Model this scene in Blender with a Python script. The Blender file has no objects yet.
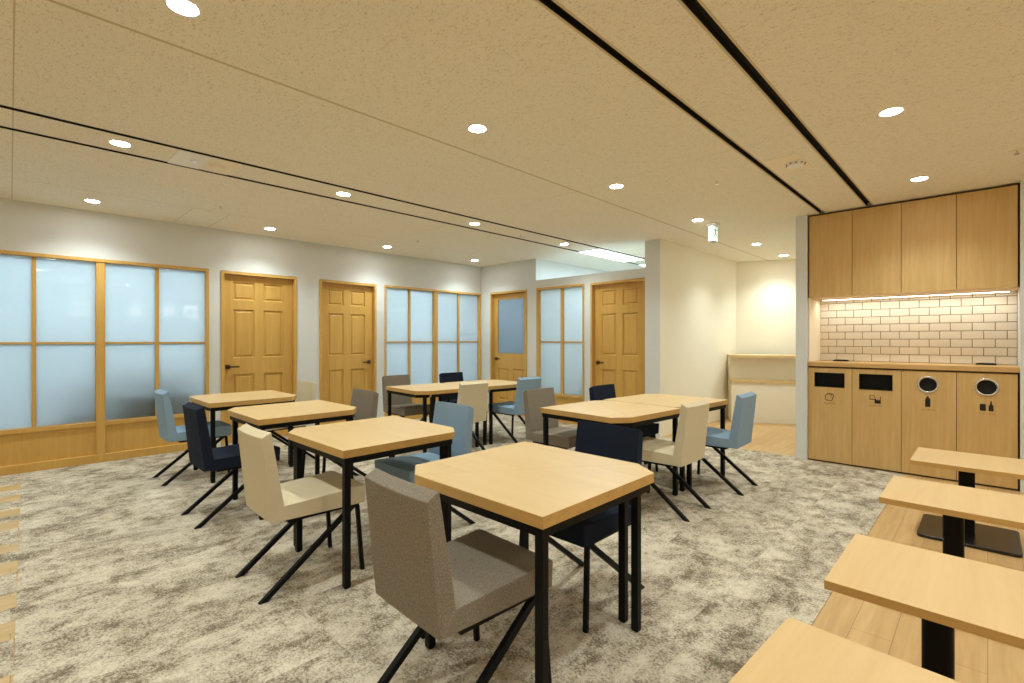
import bpy, bmesh, math, random
from mathutils import Vector, Matrix
random.seed(7)
sc = bpy.context.scene
COL = sc.collection
R = math.radians

# ------------------------------------------------------------------ materials
def new_mat(name):
    m = bpy.data.materials.new(name); m.use_nodes = True
    nt = m.node_tree
    return m, nt, nt.nodes, nt.links, nt.nodes['Principled BSDF']

def plain(name, col, rough=0.6, metal=0.0, spec=0.5, noise=0.0, nscale=40, bump=0.0):
    m, nt, N, L, b = new_mat(name)
    b.inputs['Base Color'].default_value = (*col, 1)
    b.inputs['Roughness'].default_value = rough
    b.inputs['Metallic'].default_value = metal
    b.inputs['Specular IOR Level'].default_value = spec
    if noise or bump:
        tc = N.new('ShaderNodeTexCoord'); nz = N.new('ShaderNodeTexNoise')
        nz.inputs['Scale'].default_value = nscale; nz.inputs['Detail'].default_value = 4
        L.new(tc.outputs['Object'], nz.inputs['Vector'])
        if noise:
            mx = N.new('ShaderNodeMixRGB'); mx.blend_type = 'MIX'
            mx.inputs[1].default_value = (*[c * (1 - noise) for c in col], 1)
            mx.inputs[2].default_value = (*[min(1, c * (1 + noise)) for c in col], 1)
            L.new(nz.outputs['Fac'], mx.inputs[0]); L.new(mx.outputs[0], b.inputs['Base Color'])
        if bump:
            bp = N.new('ShaderNodeBump'); bp.inputs['Strength'].default_value = bump
            bp.inputs['Distance'].default_value = 0.002
            L.new(nz.outputs['Fac'], bp.inputs['Height']); L.new(bp.outputs[0], b.inputs['Normal'])
    return m

def wood(name, ca, cb, axis='Z', rough=0.45, scale=1.0, contrast=(0.3, 0.7), spec=0.4):
    m, nt, N, L, b = new_mat(name)
    tc = N.new('ShaderNodeTexCoord'); mp = N.new('ShaderNodeMapping')
    s = {'X': (1.2, 18, 18), 'Y': (18, 1.2, 18), 'Z': (18, 18, 1.2)}[axis]
    mp.inputs['Scale'].default_value = [v * scale for v in s]
    if axis == 'D':
        pass
    L.new(tc.outputs['Object'], mp.inputs['Vector'])
    n1 = N.new('ShaderNodeTexNoise'); n1.inputs['Scale'].default_value = 1.0
    n1.inputs['Detail'].default_value = 5; n1.inputs['Roughness'].default_value = 0.6; n1.inputs['Distortion'].default_value = 0.6
    L.new(mp.outputs[0], n1.inputs['Vector'])
    n2 = N.new('ShaderNodeTexNoise'); n2.inputs['Scale'].default_value = 7.0
    n2.inputs['Detail'].default_value = 3
    L.new(mp.outputs[0], n2.inputs['Vector'])
    ad = N.new('ShaderNodeMath'); ad.operation = 'MULTIPLY_ADD'
    L.new(n2.outputs['Fac'], ad.inputs[0]); ad.inputs[1].default_value = 0.25; L.new(n1.outputs['Fac'], ad.inputs[2])
    rp = N.new('ShaderNodeValToRGB')
    rp.color_ramp.elements[0].position = contrast[0] + 0.12; rp.color_ramp.elements[0].color = (*cb, 1)
    rp.color_ramp.elements[1].position = contrast[1] + 0.12; rp.color_ramp.elements[1].color = (*ca, 1)
    L.new(ad.outputs[0], rp.inputs[0]); L.new(rp.outputs[0], b.inputs['Base Color'])
    b.inputs['Roughness'].default_value = rough
    b.inputs['Specular IOR Level'].default_value = spec
    return m

def emis(name, col, strength):
    m, nt, N, L, b = new_mat(name)
    b.inputs['Base Color'].default_value = (*col, 1)
    b.inputs['Emission Color'].default_value = (*col, 1)
    b.inputs['Emission Strength'].default_value = strength
    return m

def fabric(name, col, dark=0.75, scale=420, rough=0.95):
    m, nt, N, L, b = new_mat(name)
    tc = N.new('ShaderNodeTexCoord')
    n1 = N.new('ShaderNodeTexNoise'); n1.inputs['Scale'].default_value = scale; n1.inputs['Detail'].default_value = 2
    n2 = N.new('ShaderNodeTexNoise'); n2.inputs['Scale'].default_value = scale * 0.4; n2.inputs['Detail'].default_value = 2
    L.new(tc.outputs['Object'], n1.inputs['Vector']); L.new(tc.outputs['Object'], n2.inputs['Vector'])
    ad = N.new('ShaderNodeMath'); ad.operation = 'ADD'
    L.new(n1.outputs['Fac'], ad.inputs[0]); L.new(n2.outputs['Fac'], ad.inputs[1])
    rp = N.new('ShaderNodeValToRGB')
    rp.color_ramp.elements[0].position = 0.38; rp.color_ramp.elements[0].color = (*[c * dark for c in col], 1)
    rp.color_ramp.elements[1].position = 0.62; rp.color_ramp.elements[1].color = (*[min(1, c * (2 - dark)) for c in col], 1)
    hv = N.new('ShaderNodeMath'); hv.operation = 'MULTIPLY'; hv.inputs[1].default_value = 0.5
    L.new(ad.outputs[0], hv.inputs[0]); L.new(hv.outputs[0], rp.inputs[0]); L.new(rp.outputs[0], b.inputs['Base Color'])
    bp = N.new('ShaderNodeBump'); bp.inputs['Strength'].default_value = 0.25; bp.inputs['Distance'].default_value = 0.001
    L.new(n1.outputs['Fac'], bp.inputs['Height']); L.new(bp.outputs[0], b.inputs['Normal'])
    b.inputs['Roughness'].default_value = rough
    b.inputs['Specular IOR Level'].default_value = 0.2
    return m

def carpet_mat():
    m, nt, N, L, b = new_mat('carpet_tiles')
    tc = N.new('ShaderNodeTexCoord')
    # 0.5 m tiles, each with its own piece of the pattern
    sp = N.new('ShaderNodeSeparateXYZ'); L.new(tc.outputs['Object'], sp.inputs[0])
    def fl(out, size):
        d = N.new('ShaderNodeMath'); d.operation = 'DIVIDE'; d.inputs[1].default_value = size; L.new(out, d.inputs[0])
        f = N.new('ShaderNodeMath'); f.operation = 'FLOOR'; L.new(d.outputs[0], f.inputs[0]); return f.outputs[0]
    cb = N.new('ShaderNodeCombineXYZ'); L.new(fl(sp.outputs[0], 0.5), cb.inputs[0]); L.new(fl(sp.outputs[1], 1.0), cb.inputs[1])
    wn = N.new('ShaderNodeTexWhiteNoise'); wn.noise_dimensions = '2D'; L.new(cb.outputs[0], wn.inputs['Vector'])
    sc1 = N.new('ShaderNodeVectorMath'); sc1.operation = 'SCALE'; sc1.inputs['Scale'].default_value = 0.55
    L.new(wn.outputs['Color'], sc1.inputs[0])
    av = N.new('ShaderNodeVectorMath'); av.operation = 'ADD'
    L.new(tc.outputs['Object'], av.inputs[0]); L.new(sc1.outputs[0], av.inputs[1])
    mp = N.new('ShaderNodeMapping'); mp.inputs['Scale'].default_value = (6.4, 4.6, 1); L.new(av.outputs[0], mp.inputs['Vector'])
    n1 = N.new('ShaderNodeTexNoise'); n1.inputs['Scale'].default_value = 0.95; n1.inputs['Detail'].default_value = 6
    n1.inputs['Roughness'].default_value = 0.62; n1.inputs['Distortion'].default_value = 0.3
    L.new(mp.outputs[0], n1.inputs['Vector'])
    n2 = N.new('ShaderNodeTexNoise'); n2.inputs['Scale'].default_value = 3.6; n2.inputs['Detail'].default_value = 6
    n2.inputs['Roughness'].default_value = 0.75
    L.new(mp.outputs[0], n2.inputs['Vector'])
    n3 = N.new('ShaderNodeTexNoise'); n3.inputs['Scale'].default_value = 85; n3.inputs['Detail'].default_value = 4; n3.inputs['Roughness'].default_value = 0.8
    L.new(tc.outputs['Object'], n3.inputs['Vector'])
    def madd(a, k, c):
        q = N.new('ShaderNodeMath'); q.operation = 'MULTIPLY_ADD'; L.new(a, q.inputs[0]); q.inputs[1].default_value = k
        L.new(c, q.inputs[2]); return q.outputs[0]
    f = madd(n2.outputs['Fac'], 0.8, n1.outputs['Fac'])
    f = madd(n3.outputs['Fac'], 1.25, f)
    rp = N.new('ShaderNodeValToRGB')
    e = rp.color_ramp.elements
    e[0].position = 0.64; e[0].color = (0.155, 0.125, 0.088, 1)
    e[1].position = 0.875; e[1].color = (0.66, 0.60, 0.485, 1)
    e2 = rp.color_ramp.elements.new(0.705); e2.color = (0.285, 0.24, 0.178, 1)
    e3 = rp.color_ramp.elements.new(0.765); e3.color = (0.48, 0.42, 0.325, 1)
    hf = N.new('ShaderNodeMath'); hf.operation = 'MULTIPLY'; hf.inputs[1].default_value = 0.5; L.new(f, hf.inputs[0]); f = hf.outputs[0]
    L.new(f, rp.inputs[0]); L.new(rp.outputs[0], b.inputs['Base Color'])
    b.inputs['Roughness'].default_value = 1.0; b.inputs['Specular IOR Level'].default_value = 0.05
    bp = N.new('ShaderNodeBump'); bp.inputs['Strength'].default_value = 0.6; bp.inputs['Distance'].default_value = 0.004
    L.new(n3.outputs['Fac'], bp.inputs['Height']); L.new(bp.outputs[0], b.inputs['Normal'])
    return m

def plank_mat(name, c1, c2):
    m, nt, N, L, b = new_mat(name)
    tc = N.new('ShaderNodeTexCoord')
    mp = N.new('ShaderNodeMapping'); mp.inputs['Rotation'].default_value = (0, 0, R(90)); L.new(tc.outputs['Object'], mp.inputs['Vector'])
    br = N.new('ShaderNodeTexBrick'); br.offset = 0.37
    br.inputs['Scale'].default_value = 1.0; br.inputs['Brick Width'].default_value = 0.9; br.inputs['Row Height'].default_value = 0.15
    br.inputs['Mortar Size'].default_value = 0.0012; br.inputs['Mortar Smooth'].default_value = 0.2
    br.inputs['Color1'].default_value = (0.0, 0.0, 0.0, 1); br.inputs['Color2'].default_value = (1, 1, 1, 1)
    br.inputs['Mortar'].default_value = (0.0, 0, 0, 1)
    L.new(mp.outputs[0], br.inputs['Vector'])
    mp2 = N.new('ShaderNodeMapping'); mp2.inputs['Scale'].default_value = (22, 1.6, 1); L.new(tc.outputs['Object'], mp2.inputs['Vector'])
    nz = N.new('ShaderNodeTexNoise'); nz.inputs['Scale'].default_value = 1.6; nz.inputs['Detail'].default_value = 6; nz.inputs['Distortion'].default_value = 0.5
    L.new(mp2.outputs[0], nz.inputs['Vector'])
    q = N.new('ShaderNodeMath'); q.operation = 'MULTIPLY_ADD'; L.new(br.outputs['Color'], q.inputs[0]); q.inputs[1].default_value = 0.3
    L.new(nz.outputs['Fac'], q.inputs[2])
    rp = N.new('ShaderNodeValToRGB')
    rp.color_ramp.elements[0].position = 0.35; rp.color_ramp.elements[0].color = (*c2, 1)
    rp.color_ramp.elements[1].position = 0.95; rp.color_ramp.elements[1].color = (*c1, 1)
    L.new(q.outputs[0], rp.inputs[0])
    mx = N.new('ShaderNodeMixRGB'); mx.inputs[2].default_value = (*[c * 0.5 for c in c2], 1)
    L.new(br.outputs['Fac'], mx.inputs[0]); L.new(rp.outputs[0], mx.inputs[1]); L.new(mx.outputs[0], b.inputs['Base Color'])
    b.inputs['Roughness'].default_value = 0.42
    return m

def ceiling_mat():
    m, nt, N, L, b = new_mat('rock_wool_ceiling')
    tc = N.new('ShaderNodeTexCoord')
    n0 = N.new('ShaderNodeTexNoise'); n0.inputs['Scale'].default_value = 6; L.new(tc.outputs['Object'], n0.inputs['Vector'])
    mp = N.new('ShaderNodeMapping'); mp.inputs['Scale'].default_value = (55, 120, 1); mp.inputs['Rotation'].default_value = (0, 0, R(35)); L.new(tc.outputs['Object'], mp.inputs['Vector'])
    n1 = N.new('ShaderNodeTexNoise'); n1.inputs['Scale'].default_value = 1; n1.inputs['Detail'].default_value = 2; n1.inputs['Distortion'].default_value = 1.2
    L.new(mp.outputs[0], n1.inputs['Vector'])
    mp2 = N.new('ShaderNodeMapping'); mp2.inputs['Scale'].default_value = (57, 125, 1); mp2.inputs['Rotation'].default_value = (0, 0, R(-40)); L.new(tc.outputs['Object'], mp2.inputs['Vector'])
    n2 = N.new('ShaderNodeTexNoise'); n2.inputs['Scale'].default_value = 1; n2.inputs['Detail'].default_value = 2; n2.inputs['Distortion'].default_value = 1.2
    L.new(mp2.outputs[0], n2.inputs['Vector'])
    mn = N.new('ShaderNodeMath'); mn.operation = 'MINIMUM'; L.new(n1.outputs['Fac'], mn.inputs[0]); L.new(n2.outputs['Fac'], mn.inputs[1])
    rp = N.new('ShaderNodeValToRGB')
    rp.color_ramp.elements[0].position = 0.30; rp.color_ramp.elements[0].color = (0.0, 0, 0, 1)
    rp.color_ramp.elements[1].position = 0.40; rp.color_ramp.elements[1].color = (1, 1, 1, 1)
    L.new(mn.outputs[0], rp.inputs[0])
    # board joints
    sp = N.new('ShaderNodeSeparateXYZ'); L.new(tc.outputs['Object'], sp.inputs[0])
    def line(out, at, w):
        s = N.new('ShaderNodeMath'); s.operation = 'SUBTRACT'; s.inputs[1].default_value = at; L.new(out, s.inputs[0])
        a = N.new('ShaderNodeMath'); a.operation = 'ABSOLUTE'; L.new(s.outputs[0], a.inputs[0])
        g = N.new('ShaderNodeMath'); g.operation = 'LESS_THAN'; g.inputs[1].default_value = w; L.new(a.outputs[0], g.inputs[0]); return g.outputs[0]
    acc = line(sp.outputs[0], -2.73, 0.010)
    def mxm(a, c, op='MAXIMUM'):
        q = N.new('ShaderNodeMath'); q.operation = op; L.new(a, q.inputs[0]); L.new(c, q.inputs[1]); return q.outputs[0]
    acc = mxm(acc, line(sp.outputs[0], -5.95, 0.003))
    yl = mxm(line(sp.outputs[1], 0.012, 0.003), line(sp.outputs[1], 3.66, 0.0015))
    near = mxm(line(sp.outputs[1], 1.335, 0.003), line(sp.outputs[1], 1.69, 0.003))
    lt = N.new('ShaderNodeMath'); lt.operation = 'LESS_THAN'; lt.inputs[1].default_value = -5.95; L.new(sp.outputs[0], lt.inputs[0])
    near = mxm(near, lt.outputs[0], 'MULTIPLY')
    acc = mxm(mxm(acc, yl), near)
    mx = N.new('ShaderNodeMixRGB'); mx.inputs[1].default_value = (0.62, 0.56, 0.43, 1); mx.inputs[2].default_value = (0.87, 0.835, 0.73, 1)
    L.new(rp.outputs[0], mx.inputs[0])
    mx2 = N.new('ShaderNodeMixRGB'); mx2.inputs[2].default_value = (0.60, 0.52, 0.36, 1)
    L.new(acc, mx2.inputs[0]); L.new(mx.outputs[0], mx2.inputs[1]); L.new(mx2.outputs[0], b.inputs['Base Color'])
    b.inputs['Roughness'].default_value = 0.95; b.inputs['Specular IOR Level'].default_value = 0.1
    bp = N.new('ShaderNodeBump'); bp.inputs['Strength'].default_value = 0.35; bp.inputs['Distance'].default_value = 0.002
    L.new(rp.outputs[0], bp.inputs['Height']); L.new(bp.outputs[0], b.inputs['Normal'])
    return m

def frosted(name, col, gloss=1.5):
    m, nt, N, L, b = new_mat(name)
    out = [n for n in N if n.type == 'OUTPUT_MATERIAL'][0]
    tr = N.new('ShaderNodeBsdfTranslucent'); tr.inputs['Color'].default_value = (*col, 1)
    gl = N.new('ShaderNodeBsdfGlossy'); gl.inputs['Roughness'].default_value = 0.015
    fr = N.new('ShaderNodeFresnel'); fr.inputs['IOR'].default_value = 1.45
    ml = N.new('ShaderNodeMath'); ml.operation = 'MULTIPLY'; ml.inputs[1].default_value = gloss; L.new(fr.outputs[0], ml.inputs[0])
    mx = N.new('ShaderNodeMixShader'); L.new(ml.outputs[0], mx.inputs[0]); L.new(tr.outputs[0], mx.inputs[1]); L.new(gl.outputs[0], mx.inputs[2])
    L.new(mx.outputs[0], out.inputs['Surface'])
    return m

M = {}
M['carpet'] = carpet_mat()
M['plank'] = plank_mat('oak_floor', (0.62, 0.41, 0.185), (0.46, 0.28, 0.11))
M['plank_pale'] = plank_mat('pale_oak_floor', (0.60, 0.43, 0.21), (0.47, 0.32, 0.14))
M['ceiling'] = ceiling_mat()
M['wall'] = plain('wall_paint', (0.70, 0.735, 0.745), 0.9, noise=0.02, nscale=90, bump=0.05)
M['cream'] = plain('cream_wallpaper', (0.86, 0.81, 0.68), 0.9, noise=0.02, nscale=90, bump=0.05)
M['office'] = plain('office_wall', (0.74, 0.78, 0.80), 0.9, noise=0.01)
M['door'] = wood('alder_door', (0.66, 0.41, 0.115), (0.57, 0.34, 0.085), 'Z', 0.42)
M['frame'] = wood('alder_frame', (0.68, 0.42, 0.12), (0.59, 0.35, 0.09), 'Z', 0.42)
M['cab'] = wood('oak_veneer', (0.68, 0.47, 0.205), (0.57, 0.375, 0.145), 'Z', 0.5, scale=1.3)
M['worktop'] = wood('oak_worktop', (0.64, 0.42, 0.18), (0.54, 0.34, 0.13), 'X', 0.45)
M['maple'] = wood('maple_top', (0.70, 0.515, 0.265), (0.63, 0.445, 0.21), 'X', 0.4, scale=0.55, contrast=(0.25, 0.7))
M['mapleY'] = wood('maple_low_top', (0.68, 0.48, 0.24), (0.61, 0.41, 0.19), 'Y', 0.4, scale=0.6, contrast=(0.25, 0.7))
M['edge'] = wood('maple_edge', (0.62, 0.385, 0.13), (0.52, 0.31, 0.095), 'X', 0.45)
M['black'] = plain('black_powder_coat', (0.0025, 0.0022, 0.0022), 0.5, 0.0, 0.2)
M['void'] = plain('dark_opening', (0.006, 0.005, 0.004), 0.8)
M['slot'] = plain('black_slot', (0.006, 0.005, 0.004), 0.9)
M['slotedge'] = plain('slot_edge', (0.62, 0.52, 0.34), 0.6)
M['bronze'] = plain('dark_bronze', (0.10, 0.065, 0.035), 0.35, 0.8)
M['chrome'] = plain('brushed_chrome', (0.75, 0.75, 0.76), 0.25, 1.0)
M['tile'] = plain('glazed_tile', (0.80, 0.765, 0.69), 0.28, noise=0.05, nscale=6)
M['grout'] = plain('tile_grout', (0.23, 0.165, 0.095), 0.9)
M['white'] = plain('white_plastic', (0.90, 0.89, 0.87), 0.5)
M['beige_plastic'] = plain('beige_plastic', (0.88, 0.80, 0.62), 0.5)
M['ink'] = plain('black_print', (0.014, 0.008, 0.004), 0.6)
M['brownink'] = plain('brown_print', (0.16, 0.075, 0.03), 0.6)
M['darkline'] = plain('shadow_gap', (0.055, 0.028, 0.012), 0.8)
M['frost'] = frosted('frosted_glass', (0.90, 0.95, 0.97))
M['frost_dim'] = frosted('dim_frosted_glass', (0.80, 0.87, 0.93))
M['lens'] = emis('lamp_lens', (1.0, 0.97, 0.88), 34)
M['led'] = emis('led_strip', (1.0, 0.92, 0.72), 5)
M['troffer'] = emis('office_light', (0.86, 0.95, 1.0), 4)
M['exitwhite'] = emis('exit_panel', (0.86, 1.0, 0.95), 0.40)
M['exitgreen'] = emis('exit_green', (0.0, 0.30, 0.17), 0.12)
M['sign'] = emis('glowing_letters', (1.0, 0.97, 0.9), 2.2)  # glow added to the letters so their reflection shows in the panes
M['furn'] = plain('dark_upholstery', (0.03, 0.05, 0.07), 0.9)
M['furn2'] = plain('grey_upholstery', (0.12, 0.16, 0.19), 0.9)
F = {'blue': fabric('sky_blue_fabric', (0.245, 0.36, 0.48), 0.93),
     'navy': fabric('navy_fabric', (0.011, 0.0165, 0.034), 0.85),
     'cream': fabric('cream_leather', (0.64, 0.565, 0.40), 0.97),
     'grey': fabric('taupe_tweed', (0.24, 0.208, 0.163), 0.66, 620)}

# ------------------------------------------------------------------ mesh helpers
def BM(): return bmesh.new()

def box(bm, a, b):
    x0, y0, z0 = [min(p, q) for p, q in zip(a, b)]; x1, y1, z1 = [max(p, q) for p, q in zip(a, b)]
    v = [bm.verts.new(p) for p in ((x0,y0,z0),(x1,y0,z0),(x1,y1,z0),(x0,y1,z0),(x0,y0,z1),(x1,y0,z1),(x1,y1,z1),(x0,y1,z1))]
    for f in ((3,2,1,0),(4,5,6,7),(0,1,5,4),(1,2,6,5),(2,3,7,6),(3,0,4,7)):
        bm.faces.new([v[i] for i in f])

def prism(bm, pts, z0, z1):
    lo = [bm.verts.new((x, y, z0)) for x, y in pts]; hi = [bm.verts.new((x, y, z1)) for x, y in pts]
    n = len(pts)
    bm.faces.new(lo[::-1]); bm.faces.new(hi)
    for i in range(n):
        bm.faces.new((lo[i], lo[(i+1) % n], hi[(i+1) % n], hi[i]))

def loft(bm, rings, cap=True):
    vs = [[bm.verts.new(p) for p in r] for r in rings]
    n = len(vs[0])
    for a, b in zip(vs, vs[1:]):
        for i in range(n):
            bm.faces.new((a[i], a[(i+1) % n], b[(i+1) % n], b[i]))
    if cap:
        bm.faces.new(vs[0][::-1]); bm.faces.new(vs[-1])

def cyl(bm, c, r, z0, z1, n=32, r1=None):
    r1 = r if r1 is None else r1
    loft(bm, [[(c[0] + q * math.cos(2*math.pi*i/n), c[1] + q * math.sin(2*math.pi*i/n), z) for i in range(n)] for q, z in ((r, z0), (r1, z1))])

def rod(bm, p, q, sx, sy):
    loft(bm, [[(c[0] + u * sx / 2, c[1] + v * sy / 2, c[2]) for u, v in ((-1,-1),(1,-1),(1,1),(-1,1))] for c in (p, q)])

def rrect(cx, cy, w, d, r, n=5):
    out = []
    for sx, sy, a0 in ((1,-1,-90),(1,1,0),(-1,1,90),(-1,-1,180)):
        for k in range(n + 1):
            a = R(a0 + 90 * k / n)
            out.append((cx + sx * (w/2 - r) + r * math.cos(a), cy + sy * (d/2 - r) + r * math.sin(a)))
    return out

def obj(name, bm, mat, parent=None, bevel=0.0, seg=2, smooth=False, loc=None, angle=35):
    bmesh.ops.recalc_face_normals(bm, faces=bm.faces[:])
    me = bpy.data.meshes.new(name); bm.to_mesh(me); bm.free()
    for m in (mat if isinstance(mat, (list, tuple)) else [mat]): me.materials.append(m)
    o = bpy.data.objects.new(name, me); COL.objects.link(o)
    if parent: o.parent = parent
    if loc: o.location = loc
    if smooth:
        for p in me.polygons: p.use_smooth = True
    if bevel:
        md = o.modifiers.new('bevel', 'BEVEL'); md.width = bevel; md.segments = seg
        md.limit_method = 'ANGLE'; md.angle_limit = R(angle)
        if smooth: md.harden_normals = True
    return o

def empty(name, loc=(0,0,0), rot=0):
    o = bpy.data.objects.new(name, None); COL.objects.link(o)
    o.empty_display_size = 0.1; o.location = loc; o.rotation_euler = (0, 0, R(rot)); return o

def tag(o, label, cat, group=None, kind=None):
    o['label'] = label; o['category'] = cat
    if group: o['group'] = group
    if kind: o['kind'] = kind
    return o

def struct(o, label, cat): return tag(o, label, cat, kind='structure')

def kids(o): return [c for c in COL.objects if c.parent == o]
def dup(src, loc, rot, label, group, swap=None):
    r = src.copy(); COL.objects.link(r); r.location = loc; r.rotation_euler = (0, 0, R(rot))
    r['label'] = label; r['group'] = group
    for ch in kids(src):
        c = ch.copy(); c.parent = r; COL.objects.link(c)
        for g in kids(ch):
            d = g.copy(); d.parent = c; COL.objects.link(d)
    return r

def text_mesh(name, body, size, mat, parent, mtx, extrude=0.0008):
    cu = bpy.data.curves.new(name, 'FONT'); cu.body = body; cu.size = size
    cu.align_x = 'CENTER'; cu.align_y = 'CENTER'; cu.extrude = extrude
    t = bpy.data.objects.new(name + '_source', cu); COL.objects.link(t)
    bpy.context.view_layer.update()
    me = bpy.data.meshes.new_from_object(t.evaluated_get(bpy.context.evaluated_depsgraph_get()))
    bpy.data.objects.remove(t)
    me.transform(mtx); me.materials.clear(); me.materials.append(mat); me.name = name
    o = bpy.data.objects.new(name, me); COL.objects.link(o)
    if parent: o.parent = parent
    return o

# ------------------------------------------------------------------ dimensions
H = 2.70
XW, YE, YC = -6.87, 6.21, 6.15        # left wall, end wall, cabinet front
XR, YB = 3.0, -3.0                    # walls out of the picture
Z0 = -0.004

# ------------------------------------------------------------------ floor
bm = BM(); box(bm, (-10, YB - .1, -0.15), (XR + .1, 11.2, Z0))
struct(obj('floor', bm, M['plank']), 'warm oak plank flooring under the low tables and in the shelf niche', 'floor')
bm = BM(); prism(bm, [(XW + .004, .078), (-2.38, .0033), (-0.585, .0033), (-0.585, YC - .02), (XW + .004, YC - .02)], Z0, 0.0)
strips = [(-6.362,-6.128),(-5.93,-5.726),(-5.453,-5.25),(-5.09,-4.873),(-4.536,-4.36),(-4.164,-3.96),(-3.64,-3.444),(-3.284,-3.085),(-2.76,-2.565)]
prev = XW + .004
for a, b in strips + [(-2.38, -2.38)]:
    ys = .0166 - .0166 * (min(a, -2.0) + 3.18)
    if a > prev: box(bm, (prev, -0.9, Z0), (a, ys + .0, 0.0))
    prev = b
box(bm, (-3.18, YC - .02, Z0), (-1.54, 6.20, 0.0))
struct(obj('floor', bm, M['carpet']), 'mottled beige and brown carpet tiles under the tables', 'carpet')
bm = BM()
for a, b in strips: prism(bm, [(a, -0.9), (b, -0.9), (b, .0166 - .0166 * (b + 3.18)), (a, .0166 - .0166 * (a + 3.18))], Z0, -0.0008)
struct(obj('floor', bm, M['plank_pale']), 'pale wood planks alternating with carpet at left edge', 'floor')

# ------------------------------------------------------------------ ceiling with four slots
bm = BM()
sl = [(-4.592, -4.558, 8.4), (-4.187, -4.153, 8.4), (-1.307, -1.268, YC + .01), (-0.892, -0.846, YC + .01)]
xs = [-10] + [v for s in sl for v in s[:2]] + [XR + .1]
for i in range(0, len(xs), 2): box(bm, (xs[i], YB - .1, H), (xs[i+1], 11.2, H + .1))
struct(obj('ceiling', bm, M['ceiling']), 'beige pitted acoustic board ceiling', 'ceiling')
for i, (a, b, ye) in enumerate(sl):
    bm = BM(); box(bm, (a, YB, H + .03), (b, ye, H + .05)); box(bm, (a, YB, H - .0005), (a + .003, ye, H + .03)); box(bm, (b - .003, YB, H - .0005), (b, ye, H + .03))
    t = obj('trim_%d' % (i + 1), bm, M['slot']); struct(t, ['thin black ceiling slot second from the left wall','thin black ceiling slot right of the leftmost pair','black ceiling slot ending above the left wall cabinet','widest black ceiling slot on the right'][i], 'ceiling slot')
    if i > 1:
        bm = BM(); box(bm, (a - .012, YB, H - .002), (a - .001, ye - .02, H + .001)); box(bm, (b + .001, YB, H - .002), (b + .012, ye - .02, H + .001))
        obj('slot_edge', bm, M['slotedge'], t)
    else:
        bm = BM(); box(bm, (a - .006, YB, H - .001), (a, 8.4, H + .001)); box(bm, (b, YB, H - .001), (b + .006, 8.4, H + .001))
        obj('slot_edge', bm, M['slot'], t)
    if ye < 7:
        pass

# ------------------------------------------------------------------ walls
def pmap(side):
    if side == 'left': return lambda u, d, z: (XW + d, u, z)
    return lambda u, d, z: (u, YE - d, z)
def ubox(bm, P, u0, u1, d0, d1, z0, z1): box(bm, P(u0, d0, z0), P(u1, d1, z1))
PL, PE = pmap('left'), pmap('end')
TOPW = 2.195
opens_left = [(-0.43, 1.706), (1.838, 2.772), (3.098, 4.002), (4.151, 6.206)]
bm = BM(); u = YB
for a, b in opens_left:
    ubox(bm, PL, u, a, -.12, 0, Z0, H); ubox(bm, PL, a, b, -.12, 0, TOPW, H); u = b
ubox(bm, PL, u, 11.2, -.12, 0, Z0, H)
struct(obj('wall_left', bm, M['wall']), 'long pale grey wall with the doors and frosted windows on the left', 'wall')
opens_end = [(-6.60, -5.685), (-5.456, -4.48), (-4.36, -3.432)]
bm = BM(); u = XW
ubox(bm, PE, u, -6.60, -.12, 0, Z0, H); ubox(bm, PE, -6.60, -5.685, -.12, 0, TOPW, H); ubox(bm, PE, -5.685, -5.484, -.12, 0, Z0, H)
u = -5.484
for a, b in opens_end[1:]:
    if a > u: ubox(bm, PE, u, a, -.12, 0, Z0, 2.33)
    ubox(bm, PE, a, b, -.12, 0, TOPW, 2.33); u = b
ubox(bm, PE, u, -3.42, -.12, 0, Z0, 2.33)
struct(obj('wall_end', bm, M['wall']), 'pale grey end wall, lower than the ceiling above the right door', 'wall')
bm = BM(); box(bm, (-3.42, 6.17, Z0), (-3.20, 6.33, H))
struct(obj('wall_pier', bm, M['wall']), 'narrow grey wall end right of the far six panel door', 'wall')
bm = BM(); box(bm, (-3.445, 6.33, Z0), (-3.201, 9.1, H)); box(bm, (-3.2005, 6.172, Z0), (-3.194, 9.0, H))
struct(obj('wall_niche', bm, M['cream']), 'cream wall running back beside the shelf niche', 'wall')
# oblique back wall of the niche
nd = Vector((math.cos(R(26.5)), math.sin(R(26.5)), 0)); nn = Vector((-nd.y, nd.x, 0))
p0 = Vector((-3.30, 8.974 - .106 * math.tan(R(26.5)) , 0)); p1 = p0 + nd * 2.4
bm = BM(); prism(bm, [(p0.x, p0.y), (p1.x, p1.y), (p1.x + nn.x * .1, p1.y + nn.y * .1), (p0.x + nn.x * .1, p0.y + nn.y * .1)], Z0, H)
nb = obj('wall_back', bm, M['cream']); struct(nb, 'cream back wall of the shelf niche with a bright light pool', 'wall')
bm = BM(); box(bm, (-1.536, 6.12, Z0), (-1.4255, 11.1, H)); 
struct(obj('wall_pier', bm, M['wall']), 'narrow grey wall end left of the bin cabinets', 'wall')
bm = BM(); box(bm, (0.203, 6.12, Z0), (XR, 6.9, H))
struct(obj('wall_right_pier', bm, M['wall']), 'grey wall right of the bin cabinets', 'wall')
bm = BM(); box(bm, (-1.4215, 6.165, 1.081), (-1.4155, 6.70, 1.7865))
struct(obj('wall_recess', bm, M['cream']), 'cream cheek at the left of the tiled recess', 'wall')
bm = BM(); box(bm, (-1.4215, 6.70, Z0), (0.2025, 6.80, H))
struct(obj('wall_recess', bm, M['cream']), 'cream recess lining behind the cabinets', 'wall')
bm = BM(); box(bm, (XR, YB, Z0), (XR + .1, 6.9, H)); wr = struct(obj('wall_right', bm, M['cream']), 'wall out of view on the right', 'wall')
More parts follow.
